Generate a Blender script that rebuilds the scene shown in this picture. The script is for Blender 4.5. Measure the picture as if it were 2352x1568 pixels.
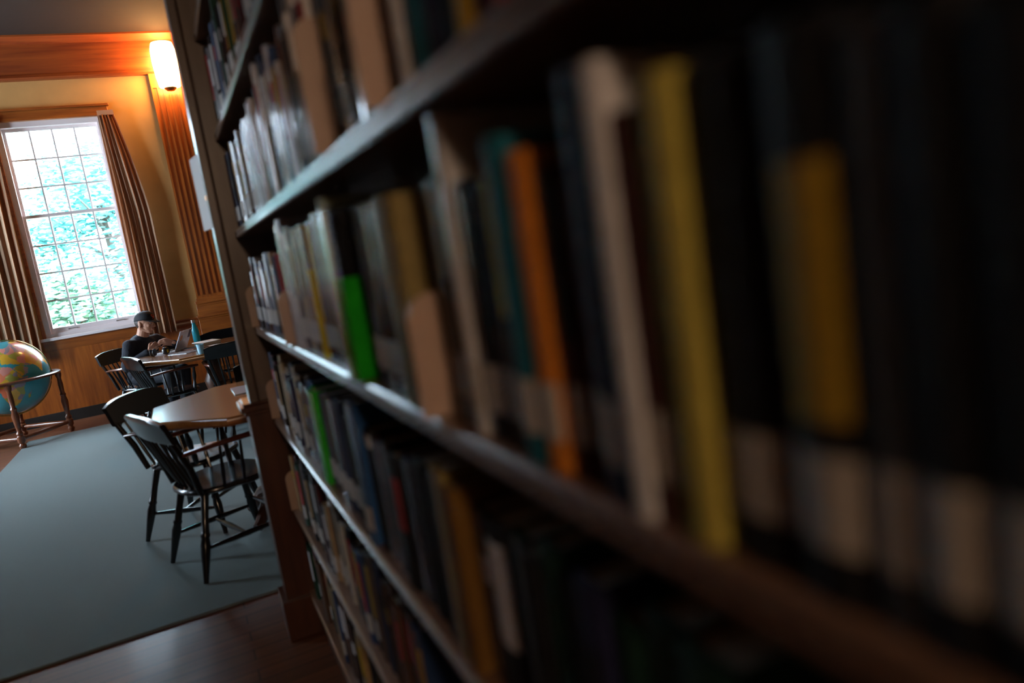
import bpy, bmesh, math, random
from mathutils import Vector, Matrix
random.seed(7)
S = bpy.context.scene
COL = S.collection
PI = math.pi
R = math.radians
for o in list(bpy.data.objects):
    bpy.data.objects.remove(o)

# ------------------------------------------------------------------ camera, light, exposure
EYE = Vector((0.0, 0.0, 1.42))
F_PX, YAW, PITCH, ROLL = 1680.0, R(23.834), R(8.408), R(-8.836)
fwd = Vector((math.sin(YAW) * math.cos(PITCH), math.cos(YAW) * math.cos(PITCH), -math.sin(PITCH)))
rgt = Vector((math.cos(YAW), -math.sin(YAW), 0))
upv = rgt.cross(fwd)
r2 = rgt * math.cos(ROLL) + upv * math.sin(ROLL)
u2 = upv * math.cos(ROLL) - rgt * math.sin(ROLL)
cd = bpy.data.cameras.new('camera')
cam = bpy.data.objects.new('camera', cd)
COL.objects.link(cam)
cam.matrix_world = Matrix(((r2.x, u2.x, -fwd.x, EYE.x), (r2.y, u2.y, -fwd.y, EYE.y), (r2.z, u2.z, -fwd.z, EYE.z), (0, 0, 0, 1)))
cd.sensor_width = 36
cd.lens = F_PX / 2352 * 36
cd.clip_start = 0.02
cd.clip_end = 200
cd.dof.use_dof = True
cd.dof.focus_distance = 7.5
cd.dof.aperture_fstop = 0.0257 / 0.0175
S.camera = cam

S.view_settings.view_transform = 'Standard'
S.view_settings.look = 'None'
S.view_settings.gamma = 1
S.view_settings.use_curve_mapping = False
S.view_settings.exposure = 1.3

W = bpy.data.worlds.new('sky')
S.world = W
W.use_nodes = True
bg = W.node_tree.nodes['Background']
bg.inputs['Color'].default_value = (0.66, 0.83, 1.0, 1)
bg.inputs['Strength'].default_value = 20.0

def lamp(name, kind, loc, energy, color, rot=(0, 0, 0), **kw):
    d = bpy.data.lights.new(name, kind)
    d.energy = energy
    d.color = color
    for k, v in kw.items():
        setattr(d, k, v)
    o = bpy.data.objects.new(name, d)
    o.location = loc
    o.rotation_euler = rot
    COL.objects.link(o)
    return o
# sun stands behind the building's back wall side and lights the trees outside
lamp('sun', 'SUN', (6, 20, 20), 6.0, (1.0, 0.95, 0.85), (R(-38), R(12), 0), angle=R(1.0))
BACK_Y = 10.2
LEFT_X = -5.2
WINS_BACK = [(-1.47, -0.37, 1.02, 3.53)]          # x0, x1, z0, z1 openings in the back wall
WINS_LEFT = [(3.85, 4.40, 2.1, 2.95), (6.9, 8.1, 1.02, 3.53), (8.6, 9.8, 1.02, 3.53)]
def portal(name, loc, rot, sx, sy):
    o = lamp(name, 'AREA', loc, 1.0, (1, 1, 1), rot, shape='RECTANGLE', size=sx, size_y=sy)
    o.data.cycles.is_portal = True
for k, (a, b, c, d) in enumerate(WINS_BACK):
    portal('window_light', ((a + b) / 2, BACK_Y + 0.25, (c + d) / 2), (R(-90), 0, 0), b - a, d - c)
for k, (a, b, c, d) in enumerate(WINS_LEFT):
    portal('window_light', (LEFT_X - 0.25, (a + b) / 2, (c + d) / 2), (R(90), 0, R(-90)), b - a, d - c)

# ------------------------------------------------------------------ materials
MATS = {}
def mat(name, col, rough=0.5, metal=0.0, coat=0.0, var=0.0, vscale=8.0, bump=0.0, spec=0.5, emit=None, es=0.0):
    if name in MATS:
        return MATS[name]
    m = bpy.data.materials.new(name)
    m.use_nodes = True
    nt = m.node_tree
    b = nt.nodes['Principled BSDF']
    b.inputs['Base Color'].default_value = (*col, 1)
    b.inputs['Roughness'].default_value = rough
    b.inputs['Metallic'].default_value = metal
    b.inputs['Coat Weight'].default_value = coat
    b.inputs['Coat Roughness'].default_value = 0.12
    b.inputs['Specular IOR Level'].default_value = spec
    if emit:
        b.inputs['Emission Color'].default_value = (*emit, 1)
        b.inputs['Emission Strength'].default_value = es
    if var or bump:
        tc = nt.nodes.new('ShaderNodeTexCoord')
        nz = nt.nodes.new('ShaderNodeTexNoise')
        nz.inputs['Scale'].default_value = vscale
        nz.inputs['Detail'].default_value = 5
        nt.links.new(tc.outputs['Object'], nz.inputs['Vector'])
        if var:
            rp = nt.nodes.new('ShaderNodeValToRGB')
            rp.color_ramp.elements[0].position = 0.3
            rp.color_ramp.elements[1].position = 0.7
            rp.color_ramp.elements[0].color = (*[c * (1 - var) for c in col], 1)
            rp.color_ramp.elements[1].color = (*[min(1, c * (1 + var)) for c in col], 1)
            nt.links.new(nz.outputs['Fac'], rp.inputs['Fac'])
            nt.links.new(rp.outputs['Color'], b.inputs['Base Color'])
        if bump:
            bp = nt.nodes.new('ShaderNodeBump')
            bp.inputs['Strength'].default_value = bump
            bp.inputs['Distance'].default_value = 0.01
            nt.links.new(nz.outputs['Fac'], bp.inputs['Height'])
            nt.links.new(bp.outputs['Normal'], b.inputs['Normal'])
    MATS[name] = m
    return m

def wood(name, dark, light, scale=(30, 30, 2), rough=0.35, coat=0.2, planks=None):
    m = bpy.data.materials.new(name)
    m.use_nodes = True
    nt = m.node_tree
    b = nt.nodes['Principled BSDF']
    tc = nt.nodes.new('ShaderNodeTexCoord')
    mp = nt.nodes.new('ShaderNodeMapping')
    mp.inputs['Scale'].default_value = scale
    nz = nt.nodes.new('ShaderNodeTexNoise')
    nz.inputs['Scale'].default_value = 1.0
    nz.inputs['Detail'].default_value = 6
    nz.inputs['Roughness'].default_value = 0.62
    rp = nt.nodes.new('ShaderNodeValToRGB')
    rp.color_ramp.elements[0].position = 0.33
    rp.color_ramp.elements[1].position = 0.68
    rp.color_ramp.elements[0].color = (*dark, 1)
    rp.color_ramp.elements[1].color = (*light, 1)
    nt.links.new(tc.outputs['Object'], mp.inputs['Vector'])
    nt.links.new(mp.outputs['Vector'], nz.inputs['Vector'])
    nt.links.new(nz.outputs['Fac'], rp.inputs['Fac'])
    out = rp.outputs['Color']
    if planks:
        br = nt.nodes.new('ShaderNodeTexBrick')
        br.inputs['Scale'].default_value = 1
        br.inputs['Brick Width'].default_value = planks[0]
        br.inputs['Row Height'].default_value = planks[1]
        br.inputs['Mortar Size'].default_value = 0.003
        br.inputs['Color1'].default_value = (0.75, 0.75, 0.75, 1)
        br.inputs['Color2'].default_value = (1, 1, 1, 1)
        br.inputs['Mortar'].default_value = (0.2, 0.2, 0.2, 1)
        nt.links.new(tc.outputs['Object'], br.inputs['Vector'])
        mx = nt.nodes.new('ShaderNodeMix')
        mx.data_type = 'RGBA'
        mx.blend_type = 'MULTIPLY'
        mx.inputs['Factor'].default_value = 1
        nt.links.new(out, mx.inputs[6])
        nt.links.new(br.outputs['Color'], mx.inputs[7])
        out = mx.outputs[2]
    nt.links.new(out, b.inputs['Base Color'])
    b.inputs['Roughness'].default_value = rough
    b.inputs['Coat Weight'].default_value = coat
    b.inputs['Coat Roughness'].default_value = 0.15
    MATS[name] = m
    return m

M_PANEL = wood('panel oak', (0.22, 0.046, 0.004), (0.44, 0.112, 0.012), (26, 26, 1.6), 0.4, 0.15)
M_PANELH = wood('panel oak rail', (0.20, 0.044, 0.004), (0.40, 0.105, 0.012), (1.6, 26, 26), 0.4, 0.15)
M_FRIEZE = wood('frieze oak', (0.18, 0.03, 0.004), (0.32, 0.07, 0.009), (1.2, 20, 20), 0.45, 0.1)
M_BASEB = mat('dark baseboard', (0.012, 0.008, 0.006), 0.5)
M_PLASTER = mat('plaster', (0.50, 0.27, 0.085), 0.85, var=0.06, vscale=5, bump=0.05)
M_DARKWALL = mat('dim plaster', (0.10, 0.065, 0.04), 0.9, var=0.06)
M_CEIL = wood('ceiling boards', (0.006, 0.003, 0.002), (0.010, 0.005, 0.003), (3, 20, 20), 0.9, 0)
M_FLOOR = wood('floor boards', (0.12, 0.034, 0.010), (0.21, 0.068, 0.022), (1.5, 28, 28), 0.6, 0.03, planks=(1.6, 0.08))
M_CARPET = mat('carpet', (0.19, 0.225, 0.225), 0.95, var=0.22, vscale=420, bump=0.5, spec=0.1)
M_PAINT = mat('window paint', (0.90, 0.78, 0.77), 0.4)
M_CASE = wood('bookcase wood', (0.11, 0.075, 0.058), (0.17, 0.12, 0.095), (24, 24, 2), 0.38, 0.15)
M_SHELF = wood('shelf wood', (0.15, 0.075, 0.045), (0.25, 0.135, 0.085), (24, 2, 24), 0.3, 0.15)
M_PLINTH = wood('plinth wood', (0.05, 0.014, 0.007), (0.10, 0.03, 0.013), (24, 24, 2), 0.35, 0.2)
M_TABLE = wood('table top wood', (0.17, 0.066, 0.022), (0.29, 0.125, 0.05), (3, 26, 26), 0.22, 0.5)
M_TEDGE = wood('table edge wood', (0.30, 0.10, 0.02), (0.42, 0.16, 0.035), (3, 26, 26), 0.2, 0.5)
M_TLEG = wood('table leg wood', (0.04, 0.013, 0.005), (0.08, 0.026, 0.01), (26, 26, 3), 0.35, 0.2)
M_BLACK = mat('black lacquer', (0.005, 0.005, 0.006), 0.24, coat=0.3)
M_ARM = wood('cherry arm', (0.09, 0.02, 0.008), (0.17, 0.045, 0.018), (4, 20, 20), 0.3, 0.4)
M_MAHOG = wood('globe mahogany', (0.11, 0.03, 0.012), (0.20, 0.062, 0.024), (10, 10, 10), 0.3, 0.4)
M_BOOKEND = mat('tan enamel', (0.50, 0.35, 0.275), 0.3, coat=0.3)
M_PAGE = mat('page edges', (0.62, 0.53, 0.40), 0.8, var=0.08, vscale=200)
M_LABEL = mat('label paper', (0.52, 0.46, 0.41), 0.5)
M_PAPER = mat('paper', (0.85, 0.85, 0.86), 0.5)
M_STEEL = mat('brushed steel', (0.6, 0.6, 0.62), 0.3, 1.0)
M_BRASS = mat('brass', (0.6, 0.36, 0.12), 0.3, 1.0)

# ------------------------------------------------------------------ mesh helpers
class MB:
    def __init__(s):
        s.v = []; s.f = []
    def add(s, vs, fs, M=None):
        n = len(s.v)
        s.v += [tuple(M @ Vector(p)) if M else tuple(p) for p in vs]
        s.f += [tuple(i + n for i in f) for f in fs]
        return s
    def box(s, x0, x1, y0, y1, z0, z1, M=None):
        vs = [(x, y, z) for x in (x0, x1) for y in (y0, y1) for z in (z0, z1)]
        return s.add(vs, [(0, 1, 3, 2), (4, 6, 7, 5), (0, 4, 5, 1), (2, 3, 7, 6), (0, 2, 6, 4), (1, 5, 7, 3)], M)
    def prism(s, poly, a, b, axis='z', M=None):
        # poly of 2D points extruded along an axis from a to b
        n = len(poly)
        if axis == 'z': vs = [(p, q, a) for p, q in poly] + [(p, q, b) for p, q in poly]
        elif axis == 'y': vs = [(p, a, q) for p, q in poly] + [(p, b, q) for p, q in poly]
        else: vs = [(a, p, q) for p, q in poly] + [(b, p, q) for p, q in poly]
        fs = [tuple(range(n))[::-1], tuple(range(n, 2 * n))] + [(i, (i + 1) % n, (i + 1) % n + n, i + n) for i in range(n)]
        return s.add(vs, fs, M)
    def lathe(s, prof, M=None, n=16, cap=True):
        # prof of (r, z)
        vs = []; fs = []
        for r, z in prof:
            for k in range(n):
                t = 2 * PI * k / n
                vs.append((r * math.cos(t), r * math.sin(t), z))
        for i in range(len(prof) - 1):
            for k in range(n):
                a, b = i * n + k, i * n + (k + 1) % n
                fs.append((a, b, b + n, a + n))
        if cap:
            fs.append(tuple(range(n))[::-1])
            fs.append(tuple(range((len(prof) - 1) * n, len(prof) * n)))
        return s.add(vs, fs, M)
    def turned(s, p, q, prof, n=12):
        # prof of (t 0..1, r) along p to q
        p, q = Vector(p), Vector(q)
        d = q - p
        M = Matrix.Translation(p) @ d.to_track_quat('Z', 'Y').to_matrix().to_4x4()
        return s.lathe([(r, t * d.length) for t, r in prof], M, n)
    def tube(s, pts, rad, n=10, sq=1.0, up=(0, 0, 1), cap=True):
        # tube along points; rad is number or list; sq squashes the section along 'up'
        pts = [Vector(p) for p in pts]
        m = len(pts)
        rad = rad if isinstance(rad, (list, tuple)) else [rad] * m
        vs = []; fs = []
        for i in range(m):
            t = (pts[min(i + 1, m - 1)] - pts[max(i - 1, 0)]).normalized()
            u = Vector(up)
            if abs(u.dot(t)) > 0.95: u = Vector((1, 0, 0))
            a = t.cross(u).normalized(); b = a.cross(t).normalized()
            for k in range(n):
                th = 2 * PI * k / n
                vs.append(pts[i] + (a * math.cos(th) + b * math.sin(th) * sq) * rad[i])
        for i in range(m - 1):
            for k in range(n):
                c, d = i * n + k, i * n + (k + 1) % n
                fs.append((c, d, d + n, c + n))
        if cap:
            fs.append(tuple(range(n))[::-1]); fs.append(tuple(range((m - 1) * n, m * n)))
        return s.add(vs, fs)
    def ball(s, c, r, n=12, M=None):
        r = r if isinstance(r, (tuple, list)) else (r, r, r)
        vs = [(0, 0, 1)]; fs = []
        h = n // 2 + 1
        for i in range(1, h):
            ph = PI * i / h
            for k in range(n):
                t = 2 * PI * k / n
                vs.append((math.sin(ph) * math.cos(t), math.sin(ph) * math.sin(t), math.cos(ph)))
        vs.append((0, 0, -1))
        for k in range(n):
            fs.append((0, 1 + k, 1 + (k + 1) % n))
            for i in range(h - 2):
                a, b = 1 + i * n + k, 1 + i * n + (k + 1) % n
                fs.append((a, a + n, b + n, b))
            fs.append((1 + (h - 2) * n + k, len(vs) - 1, 1 + (h - 2) * n + (k + 1) % n))
        vs = [Vector((x * r[0], y * r[1], z * r[2])) for x, y, z in vs]
        if M: vs = [M @ v for v in vs]
        return s.add([v + Vector(c) for v in vs], fs)
    def limb(s, p, q, r0, r1, n=14):
        # tapered capsule
        s.turned(p, q, [(0, r0), (1, r1)], n)
        s.ball(p, r0, n); s.ball(q, r1, n)
        return s
    def build(s, name, m, parent=None, smooth=35, bevel=0, loc=None):
        me = bpy.data.meshes.new(name)
        me.from_pydata(s.v, [], s.f)
        bm = bmesh.new(); bm.from_mesh(me)
        bmesh.ops.recalc_face_normals(bm, faces=bm.faces)
        bm.to_mesh(me); bm.free()
        if smooth:
            me.shade_smooth(); me.set_sharp_from_angle(angle=R(smooth))
        for x in (m if isinstance(m, (list, tuple)) else [m]):
            me.materials.append(x)
        o = bpy.data.objects.new(name, me)
        COL.objects.link(o)
        if parent: o.parent = parent
        if loc: o.location = loc
        if bevel:
            b = o.modifiers.new('bevel', 'BEVEL'); b.width = bevel; b.segments = 2; b.limit_method = 'ANGLE'
        return o

def empty(name, loc=(0, 0, 0), rz=0.0):
    o = bpy.data.objects.new(name, None)
    o.empty_display_size = 0.1
    o.location = loc; o.rotation_euler = (0, 0, rz)
    COL.objects.link(o)
    return o
def tag(o, label, cat, group=None):
    o['label'] = label; o['category'] = cat
    if group: o['group'] = group
    return o
def struct(o):
    o['kind'] = 'structure'
    return o
def thing(name, label, cat, loc=(0, 0, 0), rz=0.0, group=None):
    return tag(empty(name, loc, rz), label, cat, group)
def copy_tree(o, parent=None):
    c = o.copy(); COL.objects.link(c)
    if parent: c.parent = parent
    for ch in o.children: copy_tree(ch, c)
    return c
def fuse(mb, voxel, it=6):
    # one continuous surface out of overlapping volumes
    me = bpy.data.meshes.new('tmp')
    me.from_pydata(mb.v, [], mb.f)
    bm = bmesh.new(); bm.from_mesh(me)
    bmesh.ops.recalc_face_normals(bm, faces=bm.faces); bm.to_mesh(me); bm.free()
    o = bpy.data.objects.new('tmp', me); COL.objects.link(o)
    r = o.modifiers.new('r', 'REMESH'); r.mode = 'VOXEL'; r.voxel_size = voxel
    sm = o.modifiers.new('s', 'SMOOTH'); sm.iterations = it; sm.factor = 0.5
    dg = bpy.context.evaluated_depsgraph_get()
    res = bpy.data.meshes.new_from_object(o.evaluated_get(dg))
    bpy.data.objects.remove(o); bpy.data.meshes.remove(me)
    return res
def mesh_obj(name, me, m, parent=None):
    me.name = name
    me.materials.clear()
    me.materials.append(m); me.shade_smooth()
    o = bpy.data.objects.new(name, me); COL.objects.link(o)
    if parent: o.parent = parent
    return o

# ------------------------------------------------------------------ room shell
X0, X1, Y0, ZC = LEFT_X, 4.0, -3.2, 4.44
struct(MB().box(X0 - .3, X1 + .3, Y0 - .3, BACK_Y + .3, -0.12, 0).build('floor', M_FLOOR))
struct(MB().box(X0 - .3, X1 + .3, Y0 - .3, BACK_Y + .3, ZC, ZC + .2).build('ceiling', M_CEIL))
def holed(name, m, axis, at, thick, u0, u1, z0, z1, holes):
    mb = MB()
    us = sorted(holes)
    cur = u0
    def put(a, b, c, d):
        if axis == 'x': mb.box(a, b, at, at + thick, c, d)
        else: mb.box(at, at + thick, a, b, c, d)
    for a, b, c, d in us:
        put(cur, a, z0, z1); put(a, b, z0, c); put(a, b, d, z1); cur = b
    put(cur, u1, z0, z1)
    return struct(mb.build(name, m, smooth=0))
holed('wall_back', M_PLASTER, 'x', BACK_Y, 0.3, X0, X1, 0, ZC, WINS_BACK)
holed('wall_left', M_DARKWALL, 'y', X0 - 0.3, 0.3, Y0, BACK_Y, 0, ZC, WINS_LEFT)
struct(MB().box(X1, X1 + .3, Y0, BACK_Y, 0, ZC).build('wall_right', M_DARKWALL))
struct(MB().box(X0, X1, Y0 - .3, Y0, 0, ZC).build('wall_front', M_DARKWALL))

def win_glass():
    m = bpy.data.materials.new('window glass')
    m.use_nodes = True
    nt = m.node_tree
    nt.nodes.remove(nt.nodes['Principled BSDF'])
    tr = nt.nodes.new('ShaderNodeBsdfTransparent'); gl = nt.nodes.new('ShaderNodeBsdfGlossy')
    gl.inputs['Roughness'].default_value = 0.02
    lw = nt.nodes.new('ShaderNodeFresnel'); lw.inputs['IOR'].default_value = 1.45
    mx = nt.nodes.new('ShaderNodeMixShader')
    nt.links.new(lw.outputs['Fac'], mx.inputs['Fac'])
    nt.links.new(tr.outputs[0], mx.inputs[1]); nt.links.new(gl.outputs[0], mx.inputs[2])
    nt.links.new(mx.outputs[0], nt.nodes['Material Output'].inputs['Surface'])
    return m
M_GLASS = win_glass()
def window(name, loc, rz, w, h, label=None):
    # local: x across, y outward, origin at the middle of the opening's foot, on the inner wall face
    t = struct(empty(name, loc, rz))
    f = MB(); hw = w / 2
    for a in (-1, 1):
        f.box(min(a * hw, a * (hw - .055)), max(a * hw, a * (hw - .055)), .02, .16, 0, h)
    f.box(-hw + .055, hw - .055, .02, .16, h - .06, h)
    f.box(-hw + .055, hw - .055, .02, .16, 0, .045)
    f.build('frame', M_PAINT, t)
    iw = hw - .055
    mid = .045 + (h - .105) * 4 / 7 + .01
    for nm, z0, z1, y0, rows in (('lower_sash', .045, mid + .02, .06, 4), ('upper_sash', mid - .02, h - .06, .10, 3)):
        sh = MB()
        st = .028
        low = .06 if nm == 'lower_sash' else .035
        sh.box(-iw, -iw + st, y0, y0 + .035, z0, z1).box(iw - st, iw, y0, y0 + .035, z0, z1)
        sh.box(-iw + st, iw - st, y0, y0 + .035, z0, z0 + low).box(-iw + st, iw - st, y0, y0 + .035, z1 - .035, z1)
        gz0, gz1, gx = z0 + low, z1 - .035, iw - st
        nc = max(2, round(w / .28))
        for k in range(1, nc):
            x = -gx + 2 * gx * k / nc
            sh.box(x - .009, x + .009, y0 + .005, y0 + .03, gz0, gz1)
        for k in range(1, rows):
            z = gz0 + (gz1 - gz0) * k / rows
            sh.box(-gx, gx, y0 + .0065, y0 + .0285, z - .0088, z + .0088)
        so = sh.build(nm, M_PAINT, t)
        MB().box(-gx, gx, y0 + .016, y0 + .019, gz0, gz1).build('panes', M_GLASS, so)
        if nm == 'lower_sash':
            for x in (-.26, .26):
                hb = MB().box(x - .05, x + .05, y0 - .012, y0, z0 + .026, z0 + .034)
                hb.box(x - .05, x - .042, y0 - .012, y0, z0 + .018, z0 + .034).box(x + .042, x + .05, y0 - .012, y0, z0 + .018, z0 + .034)
                hb.build('sash_lift', M_STEEL, so)
    ca = MB()
    for a in (-1, 1):
        x0, x1 = (hw, hw + .035) if a > 0 else (-hw - .035, -hw)
        ca.box(x0, x1, -.02, .02, 0, h + .11)
    ca.box(-hw - .09, hw + .09, -.035, .0, h, h + .11).box(-hw - .11, hw + .11, -.05, .0, h + .11, h + .135)
    ca.build('casing', M_PANELH, t, bevel=.004)
    MB().box(-hw - .06, hw + .06, -.05, .02, -.035, 0).build('sill', M_PAINT, t, bevel=.005)
    MB().box(-hw - .05, hw + .05, -.022, 0, -.16, -.035).build('apron', M_PANELH, t, bevel=.004)
    return t
n = 1
for a, b, c, d in WINS_BACK:
    window('window_%d' % n, ((a + b) / 2, BACK_Y, c), 0, b - a, d - c); n += 1
for a, b, c, d in WINS_LEFT:
    window('window_%d' % n, (LEFT_X, (a + b) / 2, c), R(90), b - a, d - c); n += 1

# wainscot of the back wall, rail, baseboard, frieze, pilaster
wn = MB()
wn.box(X0, -1.56, BACK_Y - .02, BACK_Y, 0, .86).box(-1.56, -.28, BACK_Y - .02, BACK_Y, 0, .86).box(-.28, X1, BACK_Y - .02, BACK_Y, 0, .86)
struct(wn.build('trim_1', M_PANEL))
rl = MB()
prof = [(0, .86), (-.03, .86), (-.035, .875), (-.028, .89), (-.028, .94), (-.04, .955), (-.04, .97), (0, .97)]
for a, b in ((X0, -1.54), (-.30, .20), (.68, X1)):
    rl.prism([(BACK_Y + p, q) for p, q in prof], a, b, 'x')
struct(rl.build('trim_2', M_PANELH))
struct(MB().box(X0, X1, BACK_Y - .035, BACK_Y - .02, 0, .13).build('baseboard_back', M_BASEB, bevel=.004))
fz = MB().box(X0, X1, BACK_Y - .06, BACK_Y, 4.02, 4.36)
fz.prism([(BACK_Y, 3.97), (BACK_Y - .07, 3.97), (BACK_Y - .09, 3.99), (BACK_Y - .08, 4.02), (BACK_Y, 4.02)], X0, X1, 'x')
fz.prism([(BACK_Y, 4.36), (BACK_Y - .08, 4.36), (BACK_Y - .16, 4.42), (BACK_Y - .16, ZC), (BACK_Y, ZC)], X0, X1, 'x')
struct(fz.build('trim_3', M_FRIEZE))
def pilaster(k, x0, x1):
    pb = MB()
    w = x1 - x0
    D = .075
    pb.box(x0, x1, BACK_Y - D + .014, BACK_Y, 1.2, 3.97)
    nfl = 6
    for i in range(nfl + 1):                          # raised fillets leave flutes between them
        a = x0 + (w - .02) * i / nfl
        pb.box(a, a + .02, BACK_Y - D, BACK_Y - D + .014, 1.24, 3.8)
    pb.box(x0, x1, BACK_Y - D, BACK_Y - D + .014, 3.8, 3.97)
    struct(pb.build('trim_%d' % k, M_PANEL))
    bb = MB()
    for z0, z1, e in ((1.165, 1.2, .012), (1.13, 1.165, .03), (1.10, 1.13, .02), (.985, 1.10, .024), (.955, .985, .045), (.93, .955, .035), (0, .93, .03)):
        bb.box(x0 - e, x1 + e, BACK_Y - D - e, BACK_Y, z0, z1)
    struct(bb.build('trim_%d' % (k + 1), M_PANELH, bevel=.003))
pilaster(4, .24, .64)
pilaster(6, -2.75, -2.35)

# ------------------------------------------------------------------ outside: lawn and trees
M_LAWN = mat('lawn', (0.07, 0.18, 0.10), 0.9, var=0.3, vscale=3)
o = MB().box(-40, 30, BACK_Y + .3, 60, -.6, -.5).build('ground_outside', M_LAWN); struct(o)
M_BARK = mat('bark', (0.10, 0.08, 0.07), 0.9)
LEAVES = [mat('leaf green', (0.13, 0.33, 0.28), 0.5), mat('leaf teal', (0.13, 0.40, 0.40), 0.5), mat('leaf pale', (0.20, 0.38, 0.31), 0.5)]
def tree(x, y, h, rad, zc, nleaf, lm, label, name='leafy_tree'):
    t = thing(name, label, 'tree', (x, y, -.5), 0, 'trees outside the window')
    b = MB().tube([(0, 0, 0), (.05, 0, h * .4), (-.05, .05, h * .8)], [.14, .10, .05], 8)
    for k in range(9):
        a = random.uniform(0, 2 * PI); z = random.uniform(.25, .75) * h
        e = Vector((math.cos(a) * rad * .7, math.sin(a) * rad * .7, z + random.uniform(.2, .8)))
        b.tube([(0, 0, z), e * .5 + Vector((0, 0, z * .5 + .1)), e], [.05, .03, .012], 6)
    b.build('trunk', M_BARK, t)
    c = MB()
    cl = [(random.gauss(0, rad * .5), random.gauss(0, rad * .4), zc + random.uniform(-1, 1) * rad * .95) for _ in range(46)]
    for k in range(nleaf):
        q = random.choice(cl)
        p = Vector((random.gauss(q[0], .26), random.gauss(q[1], .26), random.gauss(q[2], .22)))
        if p.z < .15: continue
        M = Matrix.Translation(p) @ Matrix.Rotation(random.uniform(0, 2 * PI), 4, 'Z') @ Matrix.Rotation(random.uniform(-1.2, 1.2), 4, 'X')
        s_ = random.uniform(.055, .10)
        c.add([(-s_, 0, 0), (0, -s_ * .45, .006), (s_, 0, 0), (0, s_ * .45, .006)], [(0, 1, 2, 3)], M)
    c.build('crown', lm, t, smooth=0)
tree(-3.1, 15.2, 3.2, 1.3, 1.5, 7000, LEAVES[0], 'green tree in the left panes of the tall window')
tree(-.9, 16.0, 4.6, 1.7, 2.7, 13000, LEAVES[1], 'blue-green tree filling the middle and right panes of the tall window')
tree(-1.7, 13.6, 1.6, 1.0, 1.3, 7000, LEAVES[2], 'pale low shrub close behind the lowest panes', 'leafy_shrub')
tree(-4.6, 21.0, 6.0, 2.2, 3.6, 5200, LEAVES[2], 'pale tree far behind the other trees outside', 'leafy_tree')
tree(.6, 20.0, 6.5, 2.4, 3.6, 11000, LEAVES[0], 'tall dim tree behind the blue-green tree outside', 'leafy_tree')

# ------------------------------------------------------------------ carpet
cp = MB().prism([(-1.72, 3.34), (3.2, 3.34), (3.2, 9.22), (-1.72, 9.22)], 0.0, 0.012)
tag(cp.build('carpet', M_CARPET, bevel=.004), 'large grey-green carpet under the tables and black chairs', 'carpet')

# ------------------------------------------------------------------ curtains
def curtain_mat():
    m = bpy.data.materials.new('curtain cloth'); m.use_nodes = True
    nt = m.node_tree; b = nt.nodes['Principled BSDF']
    b.inputs['Roughness'].default_value = 0.8
    b.inputs['Base Color'].default_value = (0.50, 0.30, 0.17, 1)
    tl = nt.nodes.new('ShaderNodeBsdfTranslucent'); tl.inputs['Color'].default_value = (0.62, 0.30, 0.16, 1)
    mx = nt.nodes.new('ShaderNodeMixShader'); mx.inputs['Fac'].default_value = 0.4
    uv = nt.nodes.new('ShaderNodeAttribute'); uv.attribute_name = 'fold_shade'
    rp = nt.nodes.new('ShaderNodeValToRGB'); rp.color_ramp.interpolation = 'LINEAR'
    e = rp.color_ramp.elements
    e[0].color = (0.55, 0.36, 0.22, 1); e[1].color = (0.55, 0.36, 0.22, 1)
    for p_, c_ in ((.55, (0.55, 0.36, 0.22, 1)), (.62, (0.34, 0.13, 0.05, 1)), (.86, (0.34, 0.13, 0.05, 1)), (.93, (0.55, 0.36, 0.22, 1))):  # rust bands paint the shadows of the folds into the tan cloth
        q = e.new(p_); q.color = c_
    nt.links.new(uv.outputs['Fac'], rp.inputs['Fac']); nt.links.new(rp.outputs['Color'], b.inputs['Base Color'])
    out = nt.nodes['Material Output']
    nt.links.new(b.outputs[0], mx.inputs[1]); nt.links.new(tl.outputs[0], mx.inputs[2]); nt.links.new(mx.outputs[0], out.inputs['Surface'])
    return m
M_CURT = curtain_mat()
def curtain(name, label, prof, z0, z1, folds, y):
    # prof(t) with t 0 foot..1 top gives (x_left, x_right)
    t_ = thing(name, label, 'curtain', (0, 0, 0), 0, 'curtains of the tall window')
    nu, nv = folds * 12, 26
    vs, fs, st = [], [], []
    for j in range(nv + 1):
        t = j / nv
        a, b = prof(t)
        for i in range(nu + 1):
            u = i / nu
            ph = u * folds * 2 * PI + .5 * math.sin(5 * u)
            amp = .034 * (1 - .45 * t) * (.75 + .35 * math.sin(3.1 * u * 7 + 1))
            vs.append((a + (b - a) * u + .008 * math.sin(ph * 2), y + amp * math.sin(ph) + .01 * math.sin(9 * t + 6 * u), z0 + (z1 - z0) * t + (.012 * math.sin(ph) if j == 0 else 0)))
            st.append((u * folds * .93 + .2) % 1)
    for j in range(nv):
        for i in range(nu):
            k = j * (nu + 1) + i
            fs.append((k, k + 1, k + nu + 2, k + nu + 1))
    mb = MB().add(vs, fs)
    o = mb.build('curtain_panel', M_CURT, t_, smooth=80)
    at = o.data.attributes.new('fold_shade', 'FLOAT', 'POINT')
    for i, v in enumerate(st): at.data[i].value = v
    so = o.modifiers.new('thick', 'SOLIDIFY'); so.thickness = .003
    MB().box(prof(1)[0], prof(1)[1], y - .02, y + .02, z1 - .005, z1 + .05).build('heading', M_CURT, t_)
    return t_
def pr(t):
    k = min(1, max(0, (t - .55) / .45)) ** 1.3
    return (-.42 + .02 * t, -.055 - .17 * k)
curtain('curtain', 'tan curtain with rust-painted fold shade to the right of the tall window, behind the cap', pr, .85, 3.52, 6, BACK_Y - .10)
def pl(t):
    k = min(1, max(0, (t - .55) / .45)) ** 1.3
    return (-2.16 + .12 * k, -1.47 - .05 * (1 - t))
curtain('curtain', 'tan curtain with rust-painted fold shade left of the tall window, above the globe', pl, .80, 3.52, 9, BACK_Y - .10)

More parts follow.
